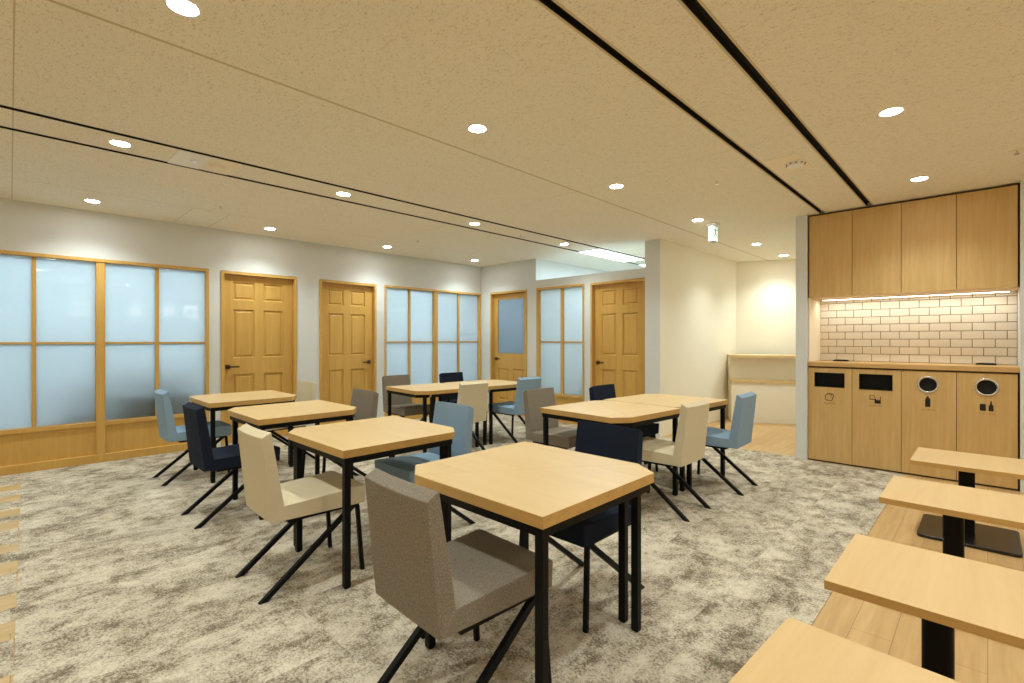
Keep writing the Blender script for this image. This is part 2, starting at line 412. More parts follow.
bm = BM(); box(bm, (-10, YB - .1, Z0), (XR + .1, YB, H)); struct(obj('wall_front', bm, M['cream']), 'wall out of view behind the viewpoint', 'wall')
# rooms behind the glass
bm = BM(); box(bm, (-9.5, -1.2, Z0), (-6.995, 6.23, .002)); box(bm, (-6.85, 6.335, Z0), (-3.45, 10.4, .002))
struct(obj('floor', bm, plain('pale_bounce_floor', (.55, .60, .63), .95)), 'unseen pale floor behind the frosted glass, added to bounce light', 'floor')  # unseen slab added, pale to bounce light up onto the lower panes
bm = BM(); box(bm, (-9.6, -1.2, Z0), (-9.5, 6.33, H)); box(bm, (-9.5, -1.3, Z0), (-6.99, -1.2, H)); box(bm, (-9.5, 6.23, Z0), (-6.99, 6.33, H)); box(bm, (-9.5, 2.9, Z0), (-6.995, 2.96, H))
struct(obj('wall_office', bm, M['office']), 'white walls of the rooms behind the left wall', 'wall')
bm = BM(); box(bm, (-5.545, 6.332, Z0), (-5.485, 10.4, H)); box(bm, (-6.86, 10.4, Z0), (-3.447, 10.5, H))
struct(obj('wall_far_office', bm, M['office']), 'pale blue wall of the room seen above the low wall', 'wall')

# ------------------------------------------------------------------ windows
def window(name, P, u0, u1, cols, mull, zs, label, zt=TOPW, rail=1.287, frost='frost'):
    """cols: list of pane spans; mull: heavy mullion spans; zs: sill underside height"""
    bm = BM()
    ft = 0.03
    ubox(bm, P, u0, u0 + ft, -.125, .016, 0.0, zt); ubox(bm, P, u1 - ft, u1, -.125, .016, 0.0, zt)
    ubox(bm, P, u0 + ft, u1 - ft, -.125, .016, zt - .034, zt)
    w = obj(name, bm, M['frame'], bevel=.002); struct(w, label, 'window')
    for a, b in mull:
        bm = BM(); ubox(bm, P, a, b, -.1, .006, 0.0, zt - .034); obj('mullion', bm, M['frame'], w, bevel=.003)
    bm = BM(); ubox(bm, P, u0 + ft, u1 - ft, -.085, -.012, zs - .045, zs)
    obj('sill_rail', bm, M['frame'], w, bevel=.003)
    bm = BM(); ubox(bm, P, u0 + ft, u1 - ft, -.07, -.03, 0.085, zs - .045)
    obj('lower_panel', bm, M['door'], w)
    bm = BM(); ubox(bm, P, u0 + ft, u1 - ft, -.085, .012, 0.0, 0.085)
    obj('base_rail', bm, M['frame'], w, bevel=.003)
    for i, (a, b) in enumerate(cols):
        bm = BM(); ubox(bm, P, a, b, -.062, -.054, zs, rail - .011); obj('pane', bm, M[frost], w)
        bm = BM(); ubox(bm, P, a, b, -.062, -.054, rail + .011, zt - .034); obj('pane', bm, M[frost], w)
        bm = BM(); ubox(bm, P, a, b, -.078, -.03, rail - .011, rail + .011); obj('glazing_bar', bm, M['frame'], w, bevel=.002)
    for (a, b), (c, d) in zip(cols, cols[1:]):
        if not any(a < m0 + .01 and m0 - .03 < b for m0, m1 in mull):
            bm = BM(); ubox(bm, P, b, c, -.082, -.022, zs, zt - .034); obj('glazing_bar', bm, M['frame'], w, bevel=.002)
    return w
w1 = window('window_1', PL, -0.43, 1.706, [(-.395, .153), (.183, .645), (.725, 1.173), (1.206, 1.672)], [(.645, .72)], 0.438,
       'large frosted window of eight panes at the far left of the room')
w2 = window('window_2', PL, 4.151, 6.206, [(4.185, 4.622), (4.658, 5.125), (5.20, 5.674), (5.71, 6.172)], [(5.125, 5.20)], 0.44,
       'frosted window between the second door and the room corner')
w3 = window('window_3', PE, -5.456, -4.48, [(-5.42, -4.968), (-4.918, -4.512)], [], 0.44,
       'narrow frosted window of four panes on the end wall')

# ------------------------------------------------------------------ doors
def door(name, P, u0, u1, hinge_right, label, glass=False, zt=TOPW - .005):
    ft = 0.034
    bm = BM()
    ubox(bm, P, u0, u0 + ft, -.125, .016, 0, zt); ubox(bm, P, u1 - ft, u1, -.125, .016, 0, zt); ubox(bm, P, u0 + ft, u1 - ft, -.125, .016, zt - ft, zt)
    d = obj(name, bm, M['frame'], bevel=.002); struct(d, label, 'door')
    a, b, t0, t1 = u0 + ft + .004, u1 - ft - .004, -.10, -.062
    zt2 = zt - ft - .004
    W = b - a
    bm = BM()
    st = 0.095 if glass else 0.118
    ubox(bm, P, a, a + st, t0, t1, .008, zt2); ubox(bm, P, b - st, b, t0, t1, .008, zt2)
    mid0, mid1 = (a + b) / 2 - .055, (a + b) / 2 + .055
    if glass:
        g0, g1 = 1.08, zt2 - .095
        for z0, z1 in ((.008, .23), (.80, g0), (g1, zt2)): ubox(bm, P, a + st, b - st, t0, t1, z0, z1)
        ubox(bm, P, mid0, mid1, t0, t1, .23, .80)
        pans = [(.23, .80)]
    else:
        rails = [(.008, .21), (.88, 1.09), (1.715, 1.835), (zt2 - .085, zt2)]
        for z0, z1 in rails: ubox(bm, P, a + st, b - st, t0, t1, z0, z1)
        pans = [(.21, .88), (1.09, 1.715), (1.835, zt2 - .085)]
        for z0, z1 in pans: ubox(bm, P, mid0, mid1, t0, t1, z0, z1)
    lf = obj('door_leaf', bm, M['door'], d)
    for z0, z1 in pans:
        for c0, c1 in ((a + st, mid0), (mid1, b - st)):
            bm = BM()
            def ring(i, dd): return [P(c0 + i, dd, z0 + i), P(c1 - i, dd, z0 + i), P(c1 - i, dd, z1 - i), P(c0 + i, dd, z1 - i)]
            loft(bm, [ring(0, -.092), ring(0, -.064), ring(.010, -.079), ring(.020, -.081), ring(.038, -.069)])
            obj('door_panel', bm, M['door'], lf)
    if glass:
        bm = BM(); ubox(bm, P, a + st - .001, b - st + .001, -.085, -.077, g0, g1); obj('door_glass', bm, M['frost_dim'], lf)
    # lever handle
    hu = (b - .055) if hinge_right is False else (a + .055)
    s = -1 if hinge_right is False else 1
    bm = BM(); ubox(bm, P, hu - .027, hu + .027, t1 - .001, t1 + .009, .95, 1.004)
    hd = obj('door_handle', bm, M['bronze'], d, bevel=.002)
    bm = BM(); ubox(bm, P, hu - .009, hu + .009, t1 + .009, t1 + .05, .968, .986); ubox(bm, P, hu - .009 * s, hu + .125 * s, t1 + .038, t1 + .05, .967, .987)
    obj('lever', bm, M['bronze'], hd, bevel=.003)
    return d
door('door_1', PL, 1.838, 2.772, True, 'six panel wooden door with its lever on the left, beside the large window')
door('door_2', PL, 3.098, 4.002, False, 'six panel wooden door with its lever on the right side')
door('door_3', PE, -6.60, -5.685, True, 'wooden door with a large frosted upper pane in the far corner', glass=True)
door('door_4', PE, -4.36, -3.432, True, 'six panel wooden door on the end wall below the open gap')
# rooms' walls behind closed doors come from wall_office

# ------------------------------------------------------------------ furniture dimly behind the glass
bm = BM(); box(bm, (-7.60, .33, Z0), (-7.10, .66, .68)); box(bm, (-7.19, .33, .68), (-7.10, .66, .84))
tag(obj('lounge_sofa', bm, M['furn'], bevel=.04, seg=3), 'dark sofa dimly visible behind the large frosted window', 'sofa')
bm = BM(); box(bm, (-7.66, .76, Z0), (-7.07, 1.62, .78)); box(bm, (-7.16, .80, .78), (-7.07, 1.58, .93))
tag(obj('lounge_sofa', bm, M['furn2'], bevel=.04, seg=3), 'grey armchair shape blurred behind the pane near the first door', 'sofa')
bm = BM(); box(bm, (-4.75, 6.55, Z0), (-4.47, 7.0, .75)); box(bm, (-4.56, 6.50, .75), (-4.47, 7.0, .98))
tag(obj('lounge_sofa', bm, M['furn2'], bevel=.04, seg=3), 'dark seat blurred behind the end wall window', 'sofa')

# ------------------------------------------------------------------ cabinets
cx = [-1.4225, -1.018, -0.613, -0.2085, 0.1995]
up_names = ['leftmost oak wall cabinet above the tiles', 'second oak wall cabinet from the left above the tiles', 'third oak wall cabinet from the left above the tiles', 'rightmost oak wall cabinet above the tiles']
for i in range(4):
    a, b = cx[i] + .0005, cx[i+1] - .0005
    e = empty('wall_cabinet', ((a + b) / 2, YC, 1.787)); tag(e, up_names[i], 'cabinet', 'oak cabinets above the tiled wall')
    w = (b - a) / 2
    bm = BM(); box(bm, (-w, .021, 0), (w, .545, .905)); obj('carcass', bm, M['cab'], e)
    l = w - (.011 if i == 0 else .0018); r = w - (.011 if i == 3 else .0018)
    bm = BM(); box(bm, (-l, 0, 0), (r, .02, .891)); obj('door', bm, M['cab'], e, bevel=.001)
    bm = BM(); box(bm, (-w, .012, .0 if i in (0, 3) else .893), (w, .0205, .905)); obj('shadow_gap', bm, M['darkline'], e)
bin_names = ['leftmost bin cabinet with a rectangular slot and paper symbol', 'bin cabinet with a rectangular slot and solid black symbol', 'bin cabinet with a round hole and a bottle symbol', 'rightmost bin cabinet with a round hole and can symbols']
def ringbm(bm, cx_, cz_, r0, r1, y0, y1, n=40):
    rr = [(r0, y1), (r1, y1), (r1, y0), ((r0 + r1) / 2, y0 - .004), (r0, y0)]
    vs = [[bm.verts.new((cx_ + q * math.cos(2*math.pi*k/n), y, cz_ + q * math.sin(2*math.pi*k/n))) for q, y in rr] for k in range(n)]
    for k in range(n):
        A, B = vs[k], vs[(k+1) % n]
        for j in range(len(rr)):
            bm.faces.new((A[j], A[(j+1) % len(rr)], B[(j+1) % len(rr)], B[j]))
def flat(bm, pts, y0, y1):
    A = [bm.verts.new((x, y0, z)) for x, z in pts]; B = [bm.verts.new((x, y1, z)) for x, z in pts]
    bm.faces.new(A); bm.faces.new(B[::-1])
    for k in range(len(pts)): bm.faces.new((A[k], B[k], B[(k+1) % len(pts)], A[(k+1) % len(pts)]))
def door_with_hole(bm, l, r, z0, z1, hole, y0, y1):
    """front board with a rectangular or round opening cut through"""
    outer = [(l, z0), (r, z0), (r, z1), (l, z1)]
    n = len(hole)
    # split the outer rectangle to the hole's count: project hole points outwards
    cxh = sum(p[0] for p in hole) / n; czh = sum(p[1] for p in hole) / n
    out = []
    for x, z in hole:
        dx, dz = x - cxh, z - czh
        ts = []
        if dx > 1e-9: ts.append((r - cxh) / dx)
        if dx < -1e-9: ts.append((l - cxh) / dx)
        if dz > 1e-9: ts.append((z1 - czh) / dz)
        if dz < -1e-9: ts.append((z0 - czh) / dz)
        t = min(ts); out.append((cxh + dx * t, czh + dz * t))
    vs = {}
    for y in (y0, y1):
        vs[y] = ([bm.verts.new((x, y, z)) for x, z in hole], [bm.verts.new((x, y, z)) for x, z in out])
    for k in range(n):
        k2 = (k + 1) % n
        for y in (y0, y1):
            h, o = vs[y]; bm.faces.new((h[k], h[k2], o[k2], o[k]))
            # fill the corner when two projections land on different sides
            p, q = out[k], out[k2]
            if abs(p[0] - q[0]) > 1e-6 and abs(p[1] - q[1]) > 1e-6:
                cand = [c for c in outer if (abs(c[0]-p[0]) < 1e-6 or abs(c[1]-p[1]) < 1e-6) and (abs(c[0]-q[0]) < 1e-6 or abs(c[1]-q[1]) < 1e-6)]
                if cand:
                    cv = bm.verts.new((cand[0][0], y, cand[0][1])); bm.faces.new((o[k], o[k2], cv))
        bm.faces.new((vs[y0][0][k], vs[y0][0][k2], vs[y1][0][k2], vs[y1][0][k]))
    for a_, b_ in ((0,1),(1,2),(2,3),(3,0)):
        p, q = outer[a_], outer[b_]
        f = [bm.verts.new((p[0], y0, p[1])), bm.verts.new((q[0], y0, q[1])), bm.verts.new((q[0], y1, q[1])), bm.verts.new((p[0], y1, p[1]))]
        bm.faces.new(f)
for i in range(4):
    a, b = cx[i] + .0005, cx[i+1] - .0005
    xc = (a + b) / 2; w = (b - a) / 2
    e = empty('bin_cabinet', (xc, YC, 0)); tag(e, bin_names[i], 'cabinet', 'bin cabinets under the worktop')
    # carcass as five boards, coloured near black to stand for the shade inside
    bm = BM()
    box(bm, (-w, .021, 0), (-w + .018, .54, 1.03)); box(bm, (w - .018, .021, 0), (w, .54, 1.03)); box(bm, (-w + .018, .5, 0), (w - .018, .54, 1.03))
    box(bm, (-w + .018, .021, 0), (w - .018, .5, .06)); box(bm, (-w + .018, .021, 1.0), (w - .018, .5, 1.03))
    obj('carcass', bm, M['void'], e)
    l = -w + .0018; r = w - (.011 if i == 3 else .0018)
    bm = BM()
    if i < 2:
        x0, x1, z0, z1 = ((-1.355, -1.089, .818, .962), (-.951, -.686, .815, .965))[i]
        hole = [(x0 - xc, z0), (x1 - xc, z0), (x1 - xc, z1), (x0 - xc, z1)]
        hc = None
    else:
        hc = ((-.411 - xc, .891), (-.006 - xc, .893))[i - 2]
        hole = [(hc[0] + .066 * math.cos(2*math.pi*(k + .5)/32), hc[1] + .066 * math.sin(2*math.pi*(k + .5)/32)) for k in range(32)]
    if hc: door_with_hole(bm, l, r, .014, 1.018, hole, 0, .02)
    else:
        (hx0, hz0), (hx1, hz1) = hole[0], hole[2]
        per = []
        for (p, q) in ((hole[0], hole[1]), (hole[1], hole[2]), (hole[2], hole[3]), (hole[3], hole[0])): per.append(p)
        O = [(l, .014), (r, .014), (r, 1.018), (l, 1.018)]
        V = {(k, y): bm.verts.new((p[0], y, p[1])) for y in (0, .02) for k, p in enumerate(O + hole)}
        for k in range(4):
            k2 = (k + 1) % 4
            for y in (0, .02): bm.faces.new((V[k, y], V[k2, y], V[4 + k2, y], V[4 + k, y]))
            bm.faces.new((V[k, 0], V[k, .02], V[k2, .02], V[k2, 0])); bm.faces.new((V[4 + k, 0], V[4 + k2, 0], V[4 + k2, .02], V[4 + k, .02]))
    dr = obj('door', bm, M['cab'], e)
    bm = BM()
    if i < 2:
        x0, z0 = hole[0]; x1, z1 = hole[2]
        t = .005
        box(bm, (x0 - t, -.003, z0 - t), (x0, .03, z1 + t)); box(bm, (x1, -.003, z0 - t), (x1 + t, .03, z1 + t))
        box(bm, (x0, -.003, z0 - t), (x1, .03, z0)); box(bm, (x0, -.003, z1), (x1, .03, z1 + t))
        box(bm, (x0, .022, z0), (x1, .028, z1))
        obj('slot_flap', bm, M['black'], dr)
    else:
        ringbm(bm, hc[0], hc[1], .064, .082, -.006, .018); obj('chrome_ring', bm, M['chrome'], dr, smooth=True)
        bm = BM(); n = 32
        ringv = [(hc[0] + .065 * math.cos(2*math.pi*k/n), hc[1] + .065 * math.sin(2*math.pi*k/n)) for k in range(n)]
        flat(bm, ringv, .022, .027); obj('hole_back', bm, M['void'], dr)  # black disc closes the hole, its colour standing for the shade inside
    bm = BM(); box(bm, (-w, .012, 1.018), (w, .0208, 1.032)); obj('shadow_gap', bm, M['darkline'], e)
    bm = BM(); box(bm, (-w, .012, 0), (w, .0208, .014)); obj('plinth_gap', bm, M['darkline'], e)
    if i == 3:
        bm = BM(); box(bm, (r, .012, .014), (w, .0208, 1.018)); obj('shadow_gap', bm, M['darkline'], e)
    # pictogram and caption
    bm = BM(); y0, y1 = -.0012, .0003
    def line2(p, q, wd=.0075):
        d = Vector((q[0]-p[0], q[1]-p[1])); d.normalize(); nx, nz = -d.y * wd / 2, d.x * wd / 2
        flat(bm, [(p[0]+nx, p[1]+nz), (p[0]-nx, p[1]-nz), (q[0]-nx, q[1]-nz), (q[0]+nx, q[1]+nz)], y0, y1)
    pc = (-1.222, -.822, -.413, -.006)[i] - xc
    if i == 0:
        z = .706; pts = [(-.038, .012), (-.012, .040), (.028, .036), (.042, .020), (.032, -.012), (.022, -.036), (-.030, -.034), (-.038, .012)]
        for p, q in zip(pts, pts[1:]): line2((pc + p[0], z + p[1]), (pc + q[0], z + q[1]))
        for p, q in [((-.012,.040),(-.004,.024)), ((-.004,.024),(.028,.036)), ((.028,.036),(.012,.010)), ((.012,.010),(.032,-.012))]: line2((pc + p[0], z + p[1]), (pc + q[0], z + q[1]), .004)
    elif i == 1:
        z = .712
        flat(bm, [(pc - .005, z - .038), (pc + .046, z - .038), (pc + .046, z + .035), (pc + .040, z + .035), (pc + .040, z + .004), (pc + .030, z - .006), (pc + .022, z + .004), (pc + .012, z - .006), (pc + .006, z + .012), (pc - .005, z + .006)], y0, y1)
        flat(bm, [(pc - .046, z - .002), (pc - .005, z - .002), (pc - .005, z + .005), (pc - .046, z + .005)], y0, y1)
        line2((pc - .044, z + .005), (pc - .044, z + .040), .004); line2((pc - .044, z + .040), (pc - .010, z + .042), .004); line2((pc - .010, z + .042), (pc + .000, z + .014), .004)
    elif i == 2:
        z = .729
        flat(bm, [(pc - .019, z - .052), (pc + .019, z - .052), (pc + .019, z + .018), (pc + .014, z + .030), (pc + .007, z + .040), (pc + .007, z + .052), (pc - .007, z + .052), (pc - .007, z + .040), (pc - .014, z + .030), (pc - .019, z + .018)], y0, y1)
    else:
        z = .713
        flat(bm, [(pc - .042, z - .034), (pc - .010, z - .034), (pc - .006, z - .028), (pc - .006, z + .022), (pc - .010, z + .028), (pc - .042, z + .028), (pc - .046, z + .022), (pc - .046, z - .028)], y0, y1)
        flat(bm, [(pc + .012, z - .034), (pc + .044, z - .034), (pc + .044, z + .012), (pc + .036, z + .026), (pc + .033, z + .036), (pc + .033, z + .056), (pc + .023, z + .056), (pc + .023, z + .036), (pc + .020, z + .026), (pc + .012, z + .012)], y0, y1)
    obj('pictogram', bm, M['brownink'] if i == 0 else M['ink'], dr)
    mt = Matrix.Translation((pc, -.0006, (.640, .648, .648, .652)[i])) @ Matrix.Rotation(R(90), 4, 'X')
    text_mesh('caption', ('もえるゴミ', 'もえないゴミ', 'ペットボトル', 'ビン・カン')[i], (.020, .018, .0185, .021)[i], M['brownink'], dr, mt, .0004)
bm = BM(); box(bm, (-1.421, YC - .012, 1.034), (0.2015, 6.675, 1.080))
wt = tag(obj('worktop', bm, M['worktop'], bevel=.002), 'long oak worktop along the top of the bin cabinets', 'worktop')
for (x0, x1), lb in (((-1.26, -1.12), 'flat black plate lying at the left end of the worktop'), ((-.085, .06), 'flat black plate lying at the right end of the worktop')):
    bm = BM(); prism(bm, rrect(0, 0, x1 - x0, .085, .008), 0, .014); prism(bm, rrect(0, 0, x1 - x0 - .03, .055, .006), .014, .018)
    o = obj('desk_outlet_plate', bm, M['black'], loc=((x0 + x1) / 2, 6.56, 1.0805), bevel=.001)
    tag(o, lb, 'plate', 'flat black plates on the worktop')
# tiled splashback: every tile real, one surface
bm = BM(); box(bm, (-1.4155, 6.682, 1.078), (.2, 6.699, 1.86))
sb = struct(obj('trim_5', bm, M['grout']), 'cream brick tiled splashback above the worktop', 'tiles')
bm = BM(); tw, th = .1632, .0827
zr = 1.081; k = 0
while zr < 1.83:
    x = -1.4155 - (tw / 2 if k % 2 == 0 else 0) - .0 + (.0815 if k % 2 else .0815)
    x -= tw
    while x < .2:
        a, b = max(x + .003, -1.4145), min(x + tw - .003, .199)
        if b - a > .012: box(bm, (a, 6.676, zr + .003), (b, 6.683, zr + th - .003))
        x += tw
    zr += th; k += 1
obj('tile_field', bm, M['tile'], sb, bevel=.0012, seg=1)
bm = BM(); box(bm, (-1.36, 6.505, 1.773), (.15, 6.535, 1.7872))
ls = obj('led_strip', bm, M['white']); tag(ls, 'slim glowing light strip under the oak wall cabinets', 'light')
bm = BM(); box(bm, (-1.355, 6.507, 1.7705), (.145, 6.533, 1.773)); obj('diffuser', bm, M['led'], ls)

# ------------------------------------------------------------------ niche counter with open shelf
e = empty('shelf_counter', (-2.985, 8.157, 0)); e.rotation_euler = (0, 0, R(26.5))
tag(e, 'cream counter with two pale wood shelves in the niche', 'counter')
e.location.z = Z0
bm = BM(); box(bm, (0, 0, 1.036), (1.575, .62, 1.080)); obj('shelf', bm, M['maple'], e, bevel=.002)
bm = BM(); box(bm, (0, 0, .634), (1.575, .22, .677)); obj('shelf', bm, M['maple'], e, bevel=.002)
bm = BM(); box(bm, (.012, .22, .05), (1.575, .24, 1.036)); obj('back_panel', bm, M['cream'], e)
bm = BM(); box(bm, (.012, .02, 0), (1.575, .22, .634)); obj('lower_panel', bm, M['cream'], e)
bm = BM(); box(bm, (.0, .24, 0), (.012, .62, 1.036)); obj('side_panel', bm, M['cream'], e)

# ------------------------------------------------------------------ desks
HT = 0.74
A_ = [(-.298, -.42), (.43, -.42), (.43, .325), (.298, .42)]
def make_desk():
    e = empty('corner_cut_desk')
    pts = [(-.2965, -.4192), (.4292, -.4192), (.4292, .3246), (.2980, .4192)]
    # shrink towards the inside of the seam a hair
    pts = [(-.2978, -.4192), (.4292, -.4192), (.4292, .3246), (.2982, .4192)]
    bm = BM(); prism(bm, pts, HT - .042, HT)
    for f in bm.faces:
        f.material_index = 0 if abs(f.normal.z) > .5 else 1
    bm.normal_update()
    for f in bm.faces: f.material_index = 0 if abs(f.normal.z) > .5 else 1
    top = obj('tabletop', bm, [M['maple'], M['edge']], e, bevel=.0006, seg=1)
    # steel frame: rails just inside the edges
    bm = BM(); t = .03; ins = .014
    cen = Vector((sum(p[0] for p in pts) / 4, sum(p[1] for p in pts) / 4))
    def off(d):
        out = []; n = len(pts)
        for i in range(n):
            p, a, b = Vector(pts[i]), Vector(pts[i-1]), Vector(pts[(i+1) % n])
            e1, e2 = (p - a).normalized(), (b - p).normalized()
            n1, n2 = Vector((-e1.y, e1.x)), Vector((-e2.y, e2.x))
            k = (n1 + n2); out.append(p + k * (d / (1 + n1.dot(n2))))
        return out
    o, i_ = off(ins), off(ins + t)
    lo = [[bm.verts.new((p.x, p.y, z)) for p in ring] for ring in (o, i_) for z in (HT - .078, HT - .0425)]
    for k in range(4):
        k2 = (k + 1) % 4
        for a, b in ((0, 1), (1, 3), (3, 2), (2, 0)):
            bm.faces.new((lo[a][k], lo[a][k2], lo[b][k2], lo[b][k]))
    obj('frame', bm, M['black'], e)
    for lx, ly in ((.393, -.383), (-.245, -.375), (.326, .352)):
        bm = BM(); s = .035
        prism(bm, rrect(lx, ly, s, s, .004, 3), .006, HT - .0782); prism(bm, rrect(lx, ly, s - .006, s - .006, .004, 3), 0, .006)
        obj('leg', bm, M['black'], e)
    return e
tables = [((-5.525, 1.69), 0, 'far left table'), ((-4.22, 1.675), 0, 'second table from left'),
          ((-2.842, 1.634), 0, 'table beside the cream chair'), ((-1.473, 1.636), 0, 'table nearest the viewer'),
          ((-2.31, 3.575), 86.5, None), ((-2.245, 4.445), 86.5, None), ((-4.93, 3.66), 85, None), ((-4.854, 4.519), 85, None)]
special = {4: ('light wood desk at the near right corner of the middle double table', 'light wood desk beside the taupe chair at the middle double table'),
           5: ('light wood desk beside the sky blue chair near the shelf niche', 'light wood desk before the navy chair at the middle double table'),
           6: ('light wood desk beside the cream chair at the double table far back', 'light wood desk beside the taupe chair at the double table far back'),
           7: ('light wood desk beside the blue chair at the double table far back', 'light wood desk beside the navy chair at the double table far back')}
desk0 = make_desk()
first = True
for i, ((x, y), rot, d) in enumerate(tables):
    for j in (0, 1):
        lab = special[i][j] if d is None else 'light wood desk with clipped corner, %s half of the %s' % ('near right' if j == 0 else 'far left', d)
        grp = 'clipped corner desks'
        if first:
            desk0.location = (x, y, 0); tag(desk0, lab, 'table', grp); first = False
        else:
            dup(desk0, (x, y, 0), rot + 180 * j, lab, grp)

# ------------------------------------------------------------------ chairs
def make_chair(fab):
    e = empty('dining_chair')
    # backrest: curved slab
    bm = BM(); nx, nz = 10, 8
    def back_pt(u, v, front):           # u -1..1, v 0..1
        wr = .204 + (.199 - .204) * v
        yr, zr_ = .033 + (-.014 - .033) * v, .385 + (.827 - .385) * v
        yf, zf = .098 + (.034 - .098) * v, .452 + (.852 - .452) * v
        bow = .012 * (1 - u * u) * (0.25 + .75 * v)
        y, z = (yf, zf) if front else (yr, zr_)
        return (u * wr, y - bow + .006, z)
    g = {}
    for fr in (0, 1):
        for i in range(nx + 1):
            for k in range(nz + 1):
                g[fr, i, k] = bm.verts.new(back_pt(-1 + 2 * i / nx, k / nz, fr))
    for i in range(nx):
        for k in range(nz):
            bm.faces.new((g[0,i,k], g[0,i+1,k], g[0,i+1,k+1], g[0,i,k+1]))
            bm.faces.new((g[1,i,k], g[1,i,k+1], g[1,i+1,k+1], g[1,i+1,k]))
        bm.faces.new((g[0,i,nz], g[0,i+1,nz], g[1,i+1,nz], g[1,i,nz])); bm.faces.new((g[0,i,0], g[1,i,0], g[1,i+1,0], g[0,i+1,0]))
    for k in range(nz):
        for i in (0, nx):
            bm.faces.new((g[0,i,k], g[0,i,k+1], g[1,i,k+1], g[1,i,k]))
    obj('backrest', bm, F[fab], e, bevel=.0045, seg=3, smooth=True, angle=40)
    # seat: mitred to the back at its rear end, slightly crowned
    bm = BM(); nx, ny = 8, 8
    def seat_pt(u, v, top):
        if top: y0, z0, y1, z1 = .092, .465, .553, .484
        else:   y0, z0, y1, z1 = .038, .389, .547, .384
        w = (.205 + (.2165 - .205) * v)
        y = y0 + (y1 - y0) * v; z = z0 + (z1 - z0) * v
        if top: z += .006 * (1 - u * u) * math.sin(math.pi * min(1, v * 1.0))
        return (u * w, y, z)
    g = {}
    for t in (0, 1):
        for i in range(nx + 1):
            for k in range(ny + 1): g[t,i,k] = bm.verts.new(seat_pt(-1 + 2 * i / nx, k / ny, t))
    for i in range(nx):
        for k in range(ny):
            bm.faces.new((g[1,i,k], g[1,i+1,k], g[1,i+1,k+1], g[1,i,k+1])); bm.faces.new((g[0,i,k], g[0,i,k+1], g[0,i+1,k+1], g[0,i+1,k]))
        bm.faces.new((g[0,i,ny], g[1,i,ny], g[1,i+1,ny], g[0,i+1,ny])); bm.faces.new((g[0,i,0], g[0,i+1,0], g[1,i+1,0], g[1,i,0]))
    for k in range(ny):
        for i in (0, nx): bm.faces.new((g[0,i,k], g[1,i,k], g[1,i,k+1], g[0,i,k+1]))
    obj('seat', bm, F[fab], e, bevel=.0045, seg=3, smooth=True, angle=40)
    # steel sub frame and legs
    bm = BM()
    for s in (-1, 1): box(bm, (s * .196 - .009, .12, .3735), (s * .196 + .009, .515, .3855))
    box(bm, (-.187, .497, .3735), (.187, .513, .3855)); box(bm, (-.187, .12, .3735), (.187, .136, .3855))
    obj('seat_frame', bm, M['black'], e)
    for s in (-1, 1):
        bm = BM(); rod(bm, (s * .211, .531, 0), (s * .200, .505, .374), .022, .022); obj('leg', bm, M['black'], e, bevel=.003)
        bm = BM(); rod(bm, (s * .191, 0, 0), (s * .196, .478, .374), .027, .042); obj('leg', bm, M['black'], e, bevel=.003)
    return e
proto = {}
G = 'upholstered chairs around the tables'
chairs = [
 ('blue', -5.54, .969, 0, 'sky blue chair in front of the large frosted window, leftmost in the room'),
 ('navy', -4.161, .916, 0, 'navy chair seen from behind, between the blue and the cream chair at left'),
 ('cream', -2.802, .888, -1, 'cream leather chair seen from behind in the left foreground'),
 ('grey', -1.417, .895, -1.8, 'large taupe tweed chair nearest the viewer'),
 ('cream', -5.53, 2.37, 180, 'cream chair in front of the wall between the two left doors'),
 ('grey', -4.214, 2.36, 180, 'taupe chair in front of the door with the right lever'),
 ('blue', -2.85, 2.325, 180, 'sky blue chair tucked under the third table, behind the taupe foreground chair'),
 ('navy', -1.513, 2.346, 180, 'navy chair tucked under the nearest table'),
 ('grey', -5.69, 3.60, -90, 'taupe chair at the left end of the far double table'),
 ('navy', -5.58, 4.45, -90, 'navy chair behind the far double table, by the window'),
 ('cream', -4.12, 3.64, 90, 'cream chair with its back to us at the far double table'),
 ('blue', -4.13, 4.58, 90, 'sky blue chair at the far double table, by the glazed door'),
 ('grey', -3.13, 3.57, -90, 'taupe chair at the left end of the middle double table'),
 ('navy', -2.91, 4.32, -90, 'navy chair behind the middle double table, before the far door'),
 ('cream', -1.571, 3.632, 89.7, 'beige chair on the right side of the middle double table'),
 ('blue', -1.505, 4.53, 91.6, 'sky blue chair at the right end, near the shelf niche'),
]
for fab, x, y, rot, lab in chairs:
    if fab not in proto:
        c = make_chair(fab); c.location = (x, y, 0); c.rotation_euler = (0, 0, R(rot)); tag(c, lab, 'chair', G); proto[fab] = c
    else:
        dup(proto[fab], (x, y, 0), rot, lab, G)

# ------------------------------------------------------------------ low side tables on the right
def make_low():
    e = empty('low_table')
    bm = BM(); box(bm, (-.30, -.278, .482), (.30, .278, .512))
    bm.normal_update()
    for f in bm.faces: f.material_index = 0 if abs(f.normal.z) > .5 else 1
    obj('tabletop', bm, [M['mapleY'], M['edge']], e, bevel=.0015)
    bm = BM(); prism(bm, rrect(-.024, 0, .083, .083, .016), .022, .474); obj('column', bm, M['black'], e, smooth=False)
    bm = BM(); prism(bm, rrect(-.024, 0, .20, .20, .02), .474, .482); obj('top_plate', bm, M['black'], e)
    bm = BM(); prism(bm, rrect(-.018, 0, .50, .53, .035), 0, .022); obj('base_plate', bm, plain('black_base', (.012, .010, .010), .25), e, bevel=.004, seg=3)
    return e
low0 = make_low(); LG = 'low square tables on the wood floor'
lows = [((-.078, 4.53), 'low square table farthest away, before the bin cabinets'), ((-.103, 3.415), 'second low square table from the bin cabinets'),
        ((-.097, 2.20), 'third low square table, on its black column'), ((-.135, 1.30), 'low square table cut off at the bottom edge')]
